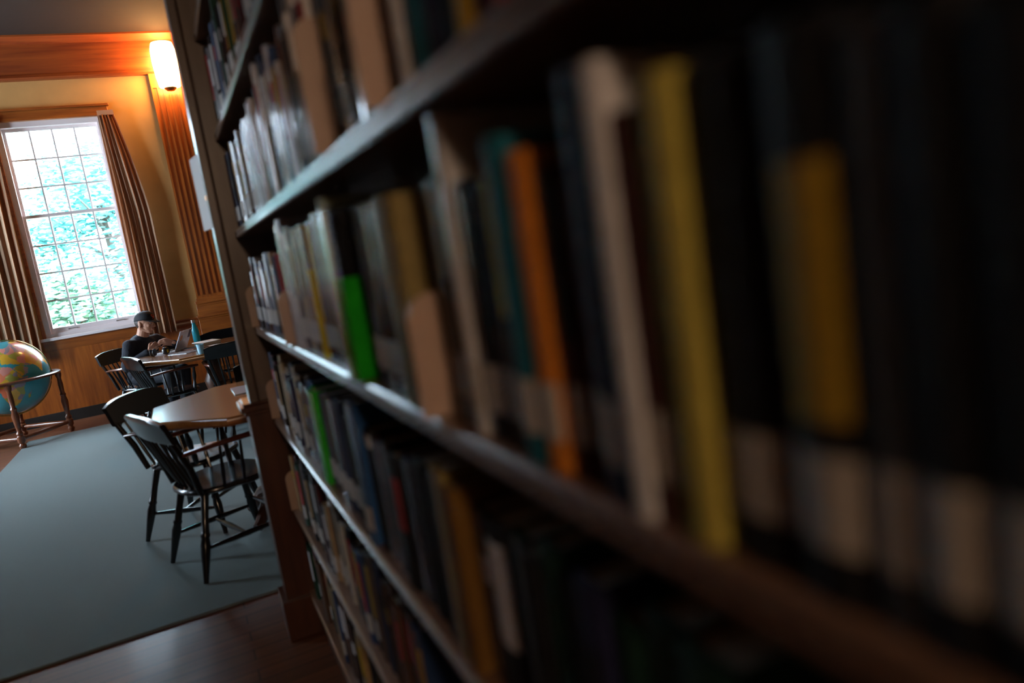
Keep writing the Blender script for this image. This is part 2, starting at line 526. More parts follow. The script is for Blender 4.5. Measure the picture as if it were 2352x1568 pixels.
# ------------------------------------------------------------------ wall lamp on the pilaster
sc = thing('wall_lamp', 'glowing white glass wall lamp high on the wooden pilaster', 'lamp', (.45, BACK_Y - .075, 4.0))
M_SHADE = mat('lamp glass', (0.9, 0.85, 0.75), 0.4, emit=(1.0, 0.47, 0.14), es=27.0)
MB().box(-.05, .05, -.02, 0, -.12, .12).build('back_plate', M_BRASS, sc, bevel=.006)
MB().tube([(0, -.02, -.02), (0, -.07, -.05), (0, -.13, -.235)], .012, 8).build('bracket', M_BRASS, sc)
MB().lathe([(.07, -.25), (.118, -.235), (.135, -.12), (.145, .05), (.14, .2), (.12, .27), (.06, .285)], Matrix.Translation((0, -.17, 0)), 20).build('lamp_shade', M_SHADE, sc)
MB().lathe([(.02, -.285), (.045, -.28), (.075, -.25), (.02, -.25)], Matrix.Translation((0, -.17, 0)), 14).build('finial', M_BRASS, sc)

sc2 = copy_tree(sc)
sc2.location = (-.15, Y0, 2.5); sc2.rotation_euler = (0, 0, PI)
for c_ in sc2.children:
    if c_.name.startswith('lamp_shade'):
        c_.data = c_.data.copy(); c_.data.materials[0] = mat('dim lamp glass', (0.9, 0.85, 0.75), 0.4, emit=(1.0, 0.60, 0.26), es=3.0)
sc2['label'] = 'warm wall lamp on the wall behind the camera'
lamp('lamp_bulb', 'POINT', (-.15, Y0 + .45, 2.5), 36, (1.0, .70, .48), shadow_soft_size=.12)
# ------------------------------------------------------------------ bookcase
XF, XB = .24, .56                 # shelf fronts, bookcase back
YN, YE = -.35, 2.86
SHELF_T = .028
LEVELS = {'Y': 2.27, 'Z': 1.925, 'A': 1.578, 'B': 1.222, 'C': .878, 'D': .525, 'E': .17}
bc = thing('bookcase', 'tall brown wooden bookcase full of books along the right', 'bookcase')
for nm, z in LEVELS.items():
    f = XF; t = SHELF_T
    poly = [(XB, z), (f + .004, z), (f, z - .004), (f, z - .010), (f + .004, z - .012), (f + .004, z - .016), (f, z - .018), (f, z - t + .004), (f + .004, z - t), (XB, z - t)]
    MB().prism(poly, YN, YE, 'y').build('shelf', M_SHELF, bc)
MB().box(XB, XB + .015, YN, YE, 0, 2.72).build('back_panel', M_CASE, bc)
MB().box(XF - .02, XB + .03, YN - .03, YE + .14, 2.68, 2.72).prism([(XF - .02, 2.72), (XF - .06, 2.77), (XF - .06, 2.8), (XB + .03, 2.8), (XB + .03, 2.72)], YN - .03, YE + .16, 'y').build('top', M_CASE, bc)
MB().box(XF, XB, YN - .03, YN, 0, 2.68).build('side_panel', M_CASE, bc)
MB().box(XF + .02, XB, YN, YE, 0, LEVELS['E'] - SHELF_T).build('toe_kick', M_PLINTH, bc)
# end post: outer stile with a recessed face, then a pedestal with a moulded cap
ep = MB().box(.172, .20, YE, YE + .11, .945, 2.68).box(.20, XB + .02, YE + .016, YE + .11, .945, 2.68).prism([(.20, YE + .016), (.20, YE + .002), (.21, YE + .016)], .945, 2.68)
ep.build('end_post', M_CASE, bc, bevel=.003)
pd = MB().box(.155, XB + .02, YE - .012, YE + .13, 0, .90)
for z0, z1, e in ((.90, .915, .012), (.915, .938, .024), (.938, .948, .012)):
    pd.box(.155 - e, XB + .02, YE - .012 - e, YE + .13 + e, z0, z1)
pd.box(.135, XB + .02, YE - .03, YE + .15, 0, .16)
pd.build('pedestal', M_PLINTH, bc, bevel=.003)
bc_blocker = copy_tree(bc)  # added out of view, blocks side light from reaching the nearest books
bc_blocker.rotation_euler = (0, 0, PI); bc_blocker.location = (-.75, 1.70, 0)
bc_blocker['label'] = 'unseen empty bookcase added across the aisle to shade the near books'
sg = MB().prism([(.172, YE + .03), (.175, YE + .03), (.151, YE + .17), (.148, YE + .17)], 1.60, 1.865).build('range_sign', M_PAPER, bc)
sg['label'] = 'white sign card sticking out of the end post'
MB().box(.166, .178, YE + .028, YE + .05, 1.70, 1.715).build('sign_clip', M_STEEL, sg)

# ------------------------------------------------------------------ books
PAL = {
 'black': (.010, .010, .012), 'navy': (.016, .018, .055), 'dark blue': (.02, .045, .12), 'blue': (.03, .10, .28), 'teal': (.01, .13, .18),
 'maroon': (.075, .014, .018), 'red': (.34, .018, .016), 'brown': (.085, .045, .025), 'ochre': (.17, .085, .02), 'tan': (.36, .24, .12), 'olive': (.27, .20, .07),
 'gold': (.40, .24, .02), 'yellow': (.52, .42, .08), 'bright yellow': (.72, .52, .02), 'orange': (.62, .20, .02), 'green': (.012, .36, .014), 'dark green': (.012, .05, .03),
 'bright green': (.03, .50, .02), 'pale green': (.50, .62, .50), 'grey': (.19, .18, .19), 'dark grey': (.06, .06, .065), 'white': (.70, .67, .68), 'cream': (.52, .44, .33),
 'blue grey': (.17, .20, .26), 'lilac grey': (.33, .30, .38),
}
def cover_mat(c, matte=False):
    if matte:
        return mat('cloth cover ' + c, PAL[c], .7, var=.12, vscale=60, spec=.25)
    return mat('cover ' + c, PAL[c], .14, coat=.35, var=.10, vscale=25)
def strip(t, bulge, x, w, z0, z1, off):
    # curved patch lying on a spine (solid, closed)
    vs, fs = [], []
    K = 6
    hw = t / 2 * w
    for o_ in (off, -.0002):
        for z in (z0, z1):
            for k in range(K + 1):
                y = -hw + 2 * hw * k / K
                xx = bulge * (2 * y / t) ** 2
                vs.append((x + xx - o_, y, z))
    n_ = K + 1
    for k in range(K):
        fs += [(k, k + 1, n_ + k + 1, n_ + k), (2 * n_ + k, 3 * n_ + k, 3 * n_ + k + 1, 2 * n_ + k + 1), (k, 2 * n_ + k, 2 * n_ + k + 1, k + 1), (n_ + k, n_ + k + 1, 3 * n_ + k + 1, 3 * n_ + k)]
    fs += [(0, n_, 3 * n_, 2 * n_), (K, 2 * n_ + K, 3 * n_ + K, n_ + K)]
    return vs, fs
def ordn(k):
    w = 'zeroth first second third fourth fifth sixth seventh eighth ninth tenth eleventh twelfth thirteenth fourteenth fifteenth sixteenth seventeenth eighteenth nineteenth'.split()
    if k < 20: return w[k]
    tens = {20: 'twentieth', 30: 'thirtieth', 40: 'fortieth'}
    if k % 10 == 0: return tens[k]
    return {2: 'twenty', 3: 'thirty', 4: 'forty'}[k // 10] + '-' + w[k % 10]
ROWNAME = {'Z': 'top shelf', 'A': 'upper shelf', 'B': 'eye-level shelf', 'C': 'middle shelf', 'D': 'lower shelf', 'E': 'bottom shelf'}
def book(row, y, t, h, xf, depth, c, lab=True, title=None, label=None, lean=0.0, tz=(.45, .85), tw=.75, wrap=None):
    z = LEVELS[row]
    g = 'books on the ' + ROWNAME[row]
    o = thing('book', label, 'book', (xf, y - t / 2, z + .0005), 0, g)
    if lean: o.rotation_euler = (lean, 0, 0)
    bulge = min(.006, t * .18)
    outer = [(depth, -t / 2), (bulge, -t / 2)]
    K = 6
    for k in range(1, K):
        yy = -t / 2 + t * k / K
        outer.append((bulge * (2 * yy / t) ** 2, yy))
    outer += [(bulge, t / 2), (depth, t / 2)]
    th = min(.0028, t * .18)
    inner = [(depth, t / 2 - th), (bulge + .006, t / 2 - th), (bulge + .006, -t / 2 + th), (depth, -t / 2 + th)]
    poly = outer + inner
    # outer strip + inner strip as one profile
    dull = y < .66 or (random.random() < .35 and label and ' white' not in label[:12])
    MB().prism(poly, 0, h, 'z').build('cover', cover_mat(c, dull), o, smooth=50)
    MB().box(bulge + .0065, depth - .004, -t / 2 + th + .0002, t / 2 - th - .0002, .004, h - .004).build('page_block', M_PAGE, o, smooth=0)
    if wrap:                                            # printed jacket part running round spine and boards
        e = .0005
        o2 = [(depth, -t / 2 - e)] + [(p - (e if 0 < i < len(outer) - 1 else 0), q + (e if q > t * .49 else (-e if q < -t * .49 else 0))) for i, (p, q) in enumerate(outer)][1:-1] + [(depth, t / 2 + e)]
        MB().prism(o2 + [(p, q) for p, q in outer[::-1]], wrap[1] * h, wrap[2] * h, 'z').build('jacket', cover_mat(wrap[0]), o, smooth=50)
    if lab:
        v, f = strip(t, bulge, 0, .98, .028, .075, .0005)
        MB().add(v, f).build('call_label', M_LABEL, o)
    if title:
        v, f = strip(t, bulge, 0, tw, tz[0] * h, tz[1] * h, .0004)
        MB().add(v, f).build('title_panel', cover_mat(title, dull), o)
    return o
def bookend(row, y, h, label, xf=.231, w=.13):
    z = LEVELS[row]
    o = thing('bookend', label, 'bookend', (xf, y, z), 0, 'tan metal bookends')
    r_ = .03
    poly = [(0, 0.0006), (w, .0006), (w, h - r_)]
    for k in range(1, 7):
        a = PI / 2 * k / 6
        poly.append((w - r_ + r_ * math.cos(a), h - r_ + r_ * math.sin(a)))
    for k in range(0, 7):
        a = PI / 2 + PI / 2 * k / 6
        poly.append((r_ + r_ * math.cos(a), h - r_ + r_ * math.sin(a)))
    MB().prism(poly, -.0012, .0012, 'y').build('upright', M_BOOKEND, o, smooth=50)
    MB().box(.014, w, .0012, .0045, .0006, .0016).build('foot_plate', M_BOOKEND, o)
    return o
THICK = lambda t: 'thin' if t < .024 else ('thick' if t > .042 else 'medium')
def fill(row, ya, yb, palette, lm, tmean=.034, hm=(.20, .27), xm=(.252, .27), lab=.8, gap=.002, skip=None):
    # books from the far end ya towards the camera, to yb
    y = ya; k = 0
    used = fill.used
    while True:
        t = max(.014, min(.062, random.gauss(tmean, .011)))
        if y - t < yb: break
        c = random.choice(palette)
        k += 1
        h = random.uniform(*hm); xf = random.uniform(*xm)
        L = random.random() < lab
        tt = random.choice([None, None, 'gold', 'white', 'tan', 'black', 'red']) if c != 'white' else random.choice([None, 'black', 'red', 'blue'])
        if tt == c: tt = None
        feat = ' with white label' if L else ((' with %s panel' % tt) if tt else '')
        lb = '%s %s book%s, %s %s, %s' % (THICK(t), c, feat, ordn(k), lm, ROWNAME[row])
        book(row, y, t, h, xf, random.uniform(.16, .2), c, L, tt, lb, tz=random.choice([(.5, .85), (.35, .9), (.6, .75)]), tw=random.choice([.6, .75, .9]))
        y -= t + gap * random.random()
    return y
fill.used = set()
def explicit(row, lst):
    for a in lst:
        y, t, top, xf, c, lab, title, label = a[:8]
        kw = a[8] if len(a) > 8 else {}
        book(row, y, t, top - LEVELS[row], xf, kw.pop('depth', .19), c, lab, title, label, **kw)

dim = ['black', 'navy', 'maroon', 'brown', 'dark grey', 'dark green', 'dark blue', 'black', 'brown']
mixd = ['maroon', 'brown', 'grey', 'tan', 'navy', 'dark grey', 'black', 'dark blue', 'cream', 'blue grey', 'maroon']
lite = ['white', 'lilac grey', 'white', 'grey', 'navy', 'blue grey', 'white', 'cream', 'dark blue', 'maroon']
E_ = 'eye-level shelf'
# --- eye-level row
bookend('B', 2.835, .15, 'tan bookend at the far post on the eye-level shelf')
fill('B', 2.825, 2.02, mixd, 'past the far bookend', .030, (.20, .25))
book('B', 2.02, .032, .235, .252, .19, 'red', True, None, 'bright red book just behind the second tan bookend, eye-level shelf')
bookend('B', 1.955, .14, 'small tan bookend before the white books on the eye-level shelf')
explicit('B', [
 (1.945, .045, 1.525, .255, 'white', False, None, 'white book touching the small tan bookend, eye-level shelf'),
 (1.895, .050, 1.535, .252, 'white', False, 'lilac grey', 'tallest white book second from the small tan bookend, eye-level shelf'),
 (1.840, .045, 1.50, .256, 'white', True, 'blue grey', 'white book with blue-grey panel beyond the grey books, eye-level shelf'),
 (1.790, .045, 1.51, .256, 'grey', True, 'cream', 'grey book with cream panel nearest the white books, eye-level shelf'),
 (1.740, .035, 1.49, .26, 'maroon', True, None, 'maroon book among the grey books, eye-level shelf'),
 (1.700, .045, 1.50, .256, 'cream', True, 'grey', 'cream book with grey panel beside the maroon one, eye-level shelf'),
 (1.650, .030, 1.49, .258, 'dark grey', True, None, 'dark grey book beside the cream one, eye-level shelf'),
 (1.615, .050, 1.50, .256, 'tan', True, 'grey', 'tan book with grey panel left of the bright yellow spine, eye-level shelf'),
 (1.555, .040, 1.495, .252, 'bright yellow', False, 'grey', 'bright yellow book with grey top panel, eye-level shelf', {'tz': (.68, .995), 'tw': .98}),
 (1.510, .060, 1.50, .258, 'navy', True, None, 'thick navy book right of the bright yellow spine, eye-level shelf'),
 (1.445, .060, 1.51, .258, 'black', True, None, 'thick black book behind the pale green spine, eye-level shelf'),
 (1.375, .050, 1.50, .256, 'navy', True, None, 'navy book touching the pale green spine, eye-level shelf'),
 (1.310, .055, 1.525, .248, 'pale green', True, None, 'pale green glossy book left of the green one, eye-level shelf'),
 (1.240, .085, 1.50, .232, 'black', False, None, 'large glossy green book with black upper half, eye-level shelf', {'wrap': ('green', .004, .6)}),
 (1.150, .055, 1.49, .264, 'black', True, None, 'black book right of the green one, eye-level shelf'),
 (1.085, .045, 1.49, .254, 'dark grey', True, None, 'dark grey book left of the navy pair, eye-level shelf'),
 (1.035, .045, 1.487, .254, 'navy', True, None, 'farther book of the navy pair left of the olive box, eye-level shelf'),
 (.985, .045, 1.485, .254, 'navy', True, None, 'nearer book of the navy pair left of the olive box, eye-level shelf'),
 (.915, .075, 1.485, .240, 'olive', False, None, 'olive-gold box with rounded top left of the large bookend, eye-level shelf'),
])
bookend('B', .800, .145, 'large tan bookend right of the olive box on the eye-level shelf', xf=.229)
explicit('B', [
 (.788, .020, 1.485, .266, 'grey', True, None, 'grey book just right of the large tan bookend, eye-level shelf'),
 (.766, .034, 1.487, .262, 'blue grey', True, 'black', 'blue-grey book with black foot, second right of the large bookend', {'tz': (.3, .6), 'tw': .98}),
 (.728, .022, 1.47, .262, 'orange', True, 'brown', 'thin orange and brown book left of the tall white one, eye-level shelf', {'tz': (.0, .35), 'tw': .98}),
 (.702, .030, 1.540, .252, 'white', True, None, 'tall white book with yellow back, towering over its neighbours, eye-level shelf'),
 (.668, .034, 1.475, .256, 'black', True, None, 'black book right of the tall white one, eye-level shelf'),
 (.630, .026, 1.47, .258, 'brown', True, 'black', 'brown book between the black and the yellow one, eye-level shelf'),
 (.601, .026, 1.472, .256, 'bright yellow', True, 'brown', 'yellow book with brown lower half left of the teal one, eye-level shelf', {'tz': (.0, .5), 'tw': .98}),
 (.572, .034, 1.497, .248, 'teal', True, None, 'teal book left of the orange one, eye-level shelf'),
 (.536, .032, 1.480, .250, 'orange', True, None, 'bright orange book right of the teal one, eye-level shelf'),
 (.500, .028, 1.465, .258, 'maroon', True, 'black', 'maroon book with black upper panel right of the orange one, eye-level shelf', {'tz': (.45, .98), 'tw': .98}),
 (.468, .024, 1.45, .262, 'maroon', True, None, 'plain maroon book touching the tall navy one, eye-level shelf'),
 (.442, .036, 1.517, .250, 'navy', True, None, 'tall navy book with small red emblem, eye-level shelf'),
 (.404, .022, 1.513, .246, 'white', False, None, 'white book between the navy and maroon ones, eye-level shelf'),
 (.382, .012, 1.480, .252, 'maroon', True, None, 'thin maroon book right of the white one, eye-level shelf'),
 (.369, .019, 1.480, .254, 'olive', True, None, 'olive book left of the tall yellow one, eye-level shelf'),
 (.349, .027, 1.492, .250, 'yellow', False, None, 'tall yellow book with its cover showing, eye-level shelf'),
 (.319, .050, 1.49, .256, 'black', True, None, 'black book with one white label right of the tall yellow one'),
 (.262, .040, 1.49, .252, 'black', True, 'gold', 'black book with long gold title panel, eye-level shelf', {'tz': (.34, .78), 'tw': .80}),
 (.219, .022, 1.48, .254, 'dark grey', True, None, 'dark grey book right of the gold-titled one, eye-level shelf'),
 (.195, .026, 1.48, .252, 'black', True, None, 'black book second right of the gold-titled one, eye-level shelf'),
 (.167, .030, 1.47, .252, 'black', True, None, 'black book at the right picture edge, eye-level shelf'),
])
# --- row above eye level
fill('A', 2.83, 2.20, ['navy', 'maroon', 'dark blue', 'brown', 'dark grey', 'blue grey'], 'past the far post', .030, (.22, .27))
fill('A', 2.19, 1.15, lite, 'past the blue-spined group', .036, (.21, .30), lab=.3)
bookend('A', 1.145, .20, 'farther tan bookend on the upper shelf')
fill('A', 1.135, .84, ['black', 'black', 'navy', 'dark grey'], 'past the farther bookend', .036, (.24, .29), lab=.3)
bookend('A', .825, .20, 'nearer tan bookend on the upper shelf')
explicit('A', [
 (.770, .034, 1.83, .255, 'white', False, None, 'white book right of the nearer bookend, upper shelf'),
 (.732, .050, 1.81, .258, 'teal', False, None, 'dark teal book right of the white one, upper shelf'),
 (.678, .040, 1.80, .258, 'navy', False, None, 'navy book right of the teal one, upper shelf'),
 (.634, .030, 1.79, .258, 'black', False, None, 'black book left of the gold one, upper shelf'),
 (.600, .036, 1.81, .254, 'gold', False, None, 'gold book cut by the top picture edge, upper shelf'),
 (.560, .026, 1.80, .258, 'maroon', False, None, 'maroon book between the gold and red ones, upper shelf'),
 (.530, .040, 1.80, .256, 'red', False, None, 'red book cut by the top picture edge, upper shelf'),
 (.486, .040, 1.80, .256, 'black', False, None, 'black book right of the red one, upper shelf'),
])
# --- highest row
fill('Z', 2.83, 1.50, dim + ['grey'], 'past the far post', .042, (.22, .28), lab=.5)
# --- row under eye level
bookend('C', 2.80, .145, 'tan bookend against the far post on the middle shelf')
fill('C', 2.79, 1.93, ['brown', 'tan', 'maroon', 'black', 'navy', 'cream', 'dark grey'], 'past the far bookend', .034, (.21, .255))
explicit('C', [
 (1.925, .050, 1.125, .256, 'blue', True, None, 'blue book left of the bright green one, middle shelf'),
 (1.870, .075, 1.115, .244, 'bright green', False, None, 'bright green book with curved label, middle shelf'),
 (1.790, .050, 1.11, .258, 'dark grey', True, None, 'dark grey book right of the bright green one, middle shelf'),
 (1.735, .060, 1.12, .258, 'brown', True, None, 'brown book two right of the bright green one, middle shelf'),
 (1.670, .065, 1.12, .256, 'navy', True, None, 'farther navy book left of the blue-edged one, middle shelf'),
 (1.600, .065, 1.125, .256, 'navy', True, None, 'nearer navy book left of the blue-edged one, middle shelf'),
 (1.530, .060, 1.10, .258, 'black', True, None, 'farther black book left of the blue-edged one, middle shelf'),
 (1.465, .060, 1.11, .258, 'black', True, None, 'nearer black book left of the blue-edged one, middle shelf'),
 (1.395, .065, 1.155, .244, 'blue', True, None, 'tall blue book edge standing out of the middle shelf'),
 (1.325, .050, 1.11, .258, 'black', False, 'white', 'black book with white top panel right of the blue edge', {'tz': (.86, .96)}),
 (1.270, .050, 1.10, .258, 'maroon', False, None, 'maroon book left of the red-emblem book, middle shelf'),
 (1.215, .050, 1.11, .258, 'black', False, None, 'black book touching the red-emblem book, middle shelf'),
 (1.150, .060, 1.10, .252, 'black', False, 'red', 'black book with red emblem panel, middle shelf', {'tz': (.45, .85), 'tw': .7}),
 (1.085, .055, 1.11, .258, 'navy', False, None, 'navy book right of the red-emblem book, middle shelf'),
 (1.025, .055, 1.12, .258, 'black', False, None, 'farther black book left of the olive one, middle shelf'),
 (.965, .050, 1.11, .258, 'black', False, None, 'nearer black book left of the olive one, middle shelf'),
 (.905, .050, 1.14, .248, 'olive', False, None, 'olive book with page top showing, middle shelf'),
 (.850, .030, 1.125, .246, 'ochre', False, None, 'narrow ochre book right of the olive one, middle shelf'),
])
fill('C', .815, .34, ['black', 'dark green', 'brown', 'black', 'navy', 'dark green'], 'past the narrow ochre book', .046, (.22, .25), lab=.2)
# --- lower rows
bookend('D', 2.78, .15, 'tan bookend against the far post on the lower shelf')
fill('D', 2.77, 1.15, dim + ['tan', 'grey', 'cream'], 'past the far bookend', .046, (.21, .26), lab=.7)
fill('E', 2.80, 1.75, dim + ['tan', 'tan'], 'past the far post', .052, (.21, .26), lab=.5)

# ------------------------------------------------------------------ tables
def octagon(a, c=1.0):
    s_ = a * (math.sqrt(2) - 1) / 2
    h = a / 2
    return [(s_, -h), (h, -s_), (h, s_), (s_, h), (-s_, h), (-h, s_), (-h, -s_), (-s_, -h)]
def oct_table(x, y, a, label):
    t = thing('octagonal_table', label, 'table', (x, y, 0.012), 0)
    H = .738
    lay = [(a - .05, H - .048), (a - .012, H - .044), (a, H - .034), (a, H - .014), (a - .008, H - .005), (a - .024, H)]
    vs = []; fs = []
    for d, z in lay: vs += [(p, q, z) for p, q in octagon(d)]
    for i in range(len(lay) - 1):
        for k in range(8):
            fs.append((i * 8 + k, i * 8 + (k + 1) % 8, (i + 1) * 8 + (k + 1) % 8, (i + 1) * 8 + k))
    fs.append(tuple(range(8))[::-1])
    fs.append(tuple(range(len(vs) - 8, len(vs))))
    top = MB().add(vs, fs).build('tabletop', [M_TABLE, M_TEDGE], t, smooth=25)
    for p in top.data.polygons: p.material_index = 0 if p.normal.z > .9 else 1
    MB().lathe([(.13, .10), (.10, .14), (.075, .2), (.10, .32), (.115, .4), (.07, .5), (.08, .6), (.14, .69)], None, 20).build('pedestal', M_TLEG, t)
    for k in range(4):
        an = PI / 4 + k * PI / 2
        c, s_ = math.cos(an), math.sin(an)
        q = [(.09 * c, .09 * s_, .16), (.17 * c, .17 * s_, .13), (.25 * c, .25 * s_, .05), (.28 * c, .28 * s_, .03)]
        MB().tube(q, [.045, .038, .03, .028], 10).build('foot', M_TLEG, t)
    sp = MB().box(-.3, .3, -.04, .04, .69 - .03, .69).box(-.04, .04, -.3, .3, .69 - .03, .69).build('cross_brace', M_TLEG, t)
    return t
NT = (.352, 4.355); NA = 1.20
MT = (.21, 8.03); MA = 1.42
oct_table(*NT, NA, 'near octagonal wooden library table beside the bookcase post')
oct_table(*MT, MA, 'far octagonal wooden table where the person in the cap sits')

# ------------------------------------------------------------------ captain's chairs (face +x)
LEGP = [(0, .012), (.08, .014), (.3, .021), (.42, .024), (.5, .019), (.53, .023), (.56, .019), (.75, .017), (.97, .020), (1, .018)]
SPN = [(0, .007), (.35, .0105), (.45, .009), (1, .006)]
def chair(label, x, y, rz, group='black library armchairs'):
    t = thing('captain_chair', label, 'chair', (x, y, 0.012), rz, group)
    t.location.z = .016
    SZ = .425
    # seat: rounded plan, saddled edge
    pts = []
    for k in range(36):
        a = 2 * PI * k / 36
        ca, sa = math.cos(a), math.sin(a)
        e = .78
        pts.append((.225 * abs(ca) ** e * (1 if ca > 0 else -1) + .0, (.235 if ca > 0 else .215) * abs(sa) ** e * (1 if sa > 0 else -1)))
    vs, fs = [], []
    for s_, z in ((.93, SZ - .034), (1, SZ - .024), (1, SZ - .010), (.96, SZ), (.80, SZ - .004), (.45, SZ - .012)):
        vs += [(p * s_, q * s_, z) for p, q in pts]
    for i in range(5):
        for k in range(36):
            fs.append((i * 36 + k, i * 36 + (k + 1) % 36, (i + 1) * 36 + (k + 1) % 36, (i + 1) * 36 + k))
    fs.append(tuple(range(36))[::-1]); fs.append(tuple(range(180, 216)))
    MB().add(vs, fs).build('seat', M_BLACK, t, smooth=50)
    for sx, sy in ((1, 1), (1, -1), (-1, 1), (-1, -1)):
        MB().turned((sx * .225 - (.03 if sx < 0 else 0), sy * .225, .0), (sx * .15, sy * .15, SZ - .028), LEGP).build('leg', M_BLACK, t)
    st = [(0, .008), (.25, .011), (.5, .015), (.75, .011), (1, .008)]
    for sy in (1, -1):
        MB().turned((-.215, sy * .197, .15), (.20, sy * .202, .15), st, 10).build('stretcher', M_BLACK, t)
    MB().turned((-.01, -.20, .15), (-.01, .20, .15), st, 10).build('stretcher', M_BLACK, t)
    MB().turned((.196, -.195, .20), (.196, .195, .20), st, 10).build('stretcher', M_BLACK, t)
    # crest: tall curved slab
    def back(yy, z):            # back surface: leans away with height, curved in plan
        return Vector((-.185 - (z - .42) * .36 + .30 * yy * yy * (1 if z > .5 else .4), yy, z))
    K = 14
    vs, fs = [], []
    prof = [(.0, -.010), (.012, -.014), (.09, -.012), (.125, -.016), (.135, -.010), (.135, .010), (.12, .012), (.02, .010), (0, .008)]
    for i in range(K + 1):
        yy = -.262 + .524 * i / K
        lift = -.028 * (abs(yy) / .262) ** 3
        for dz, dx in prof:
            p = back(yy, .69 + dz * (1 + lift / .135))
            vs.append((p.x + dx, p.y, p.z))
    n_ = len(prof)
    for i in range(K):
        for k in range(n_):
            fs.append((i * n_ + k, i * n_ + (k + 1) % n_, (i + 1) * n_ + (k + 1) % n_, (i + 1) * n_ + k))
    fs.append(tuple(range(n_))); fs.append(tuple(range(K * n_, K * n_ + n_))[::-1])
    MB().add(vs, fs).build('crest_rail', M_BLACK, t, smooth=40)
    for sy in (1, -1):
        a, b = Vector((-.175, sy * .185, SZ - .01)), back(sy * .236, .70)
        MB().tube([a, a.lerp(b, .5) + Vector((.012, 0, 0)), b], [.015, .017, .014], 10).build('stile', M_BLACK, t)
    for k in range(6):
        yy = -.155 + .31 * k / 5
        a = Vector((-.185 + abs(yy) * .12, yy * .85, SZ - .01)); b = back(yy, .70)
        MB().turned(a, b, SPN, 8).build('spindle', M_BLACK, t)
    for sy in (1, -1):
        a = back(sy * .225, .625) + Vector((.01, 0, 0))
        pt = [a, Vector((-.14, sy * .262, .637)), Vector((0, sy * .268, .64)), Vector((.13, sy * .264, .64)), Vector((.185, sy * .262, .637))]
        MB().tube(pt, [.018, .02, .023, .028, .018], 12, .55).build('arm', M_ARM, t)
        MB().turned((.135, sy * .208, SZ - .01), (.145, sy * .268, .635), [(0, .012), (.2, .017), (.35, .011), (.6, .019), (.85, .011), (1, .012)], 10).build('arm_post', M_BLACK, t)
        for k in range(2):
            xx = -.07 + .1 * k
            MB().turned((xx, sy * .212, SZ - .01), (xx - .005, sy * .272, .632), SPN, 8).build('arm_spindle', M_BLACK, t)
    return t
chair('black captain chair nearest the camera, tucked under the near table', .03, 3.95, R(19))
chair('black captain chair with bright crest at left of the near table', -.08, 4.61, R(-32))
chair('black captain chair at far side of the near table, partly hidden by its top', .51, 4.91, R(-90))
chair('black captain chair on which the person in the cap sits', -.46, 8.61, R(-40))
chair('empty black captain chair in front of the person at the far table', -.20, 7.60, R(19))
chair('black captain chair with its back to the camera at the far table', .39, 7.38, R(90))
chair('black captain chair behind the far table near the wooden pilaster', .42, 8.62, R(-90))

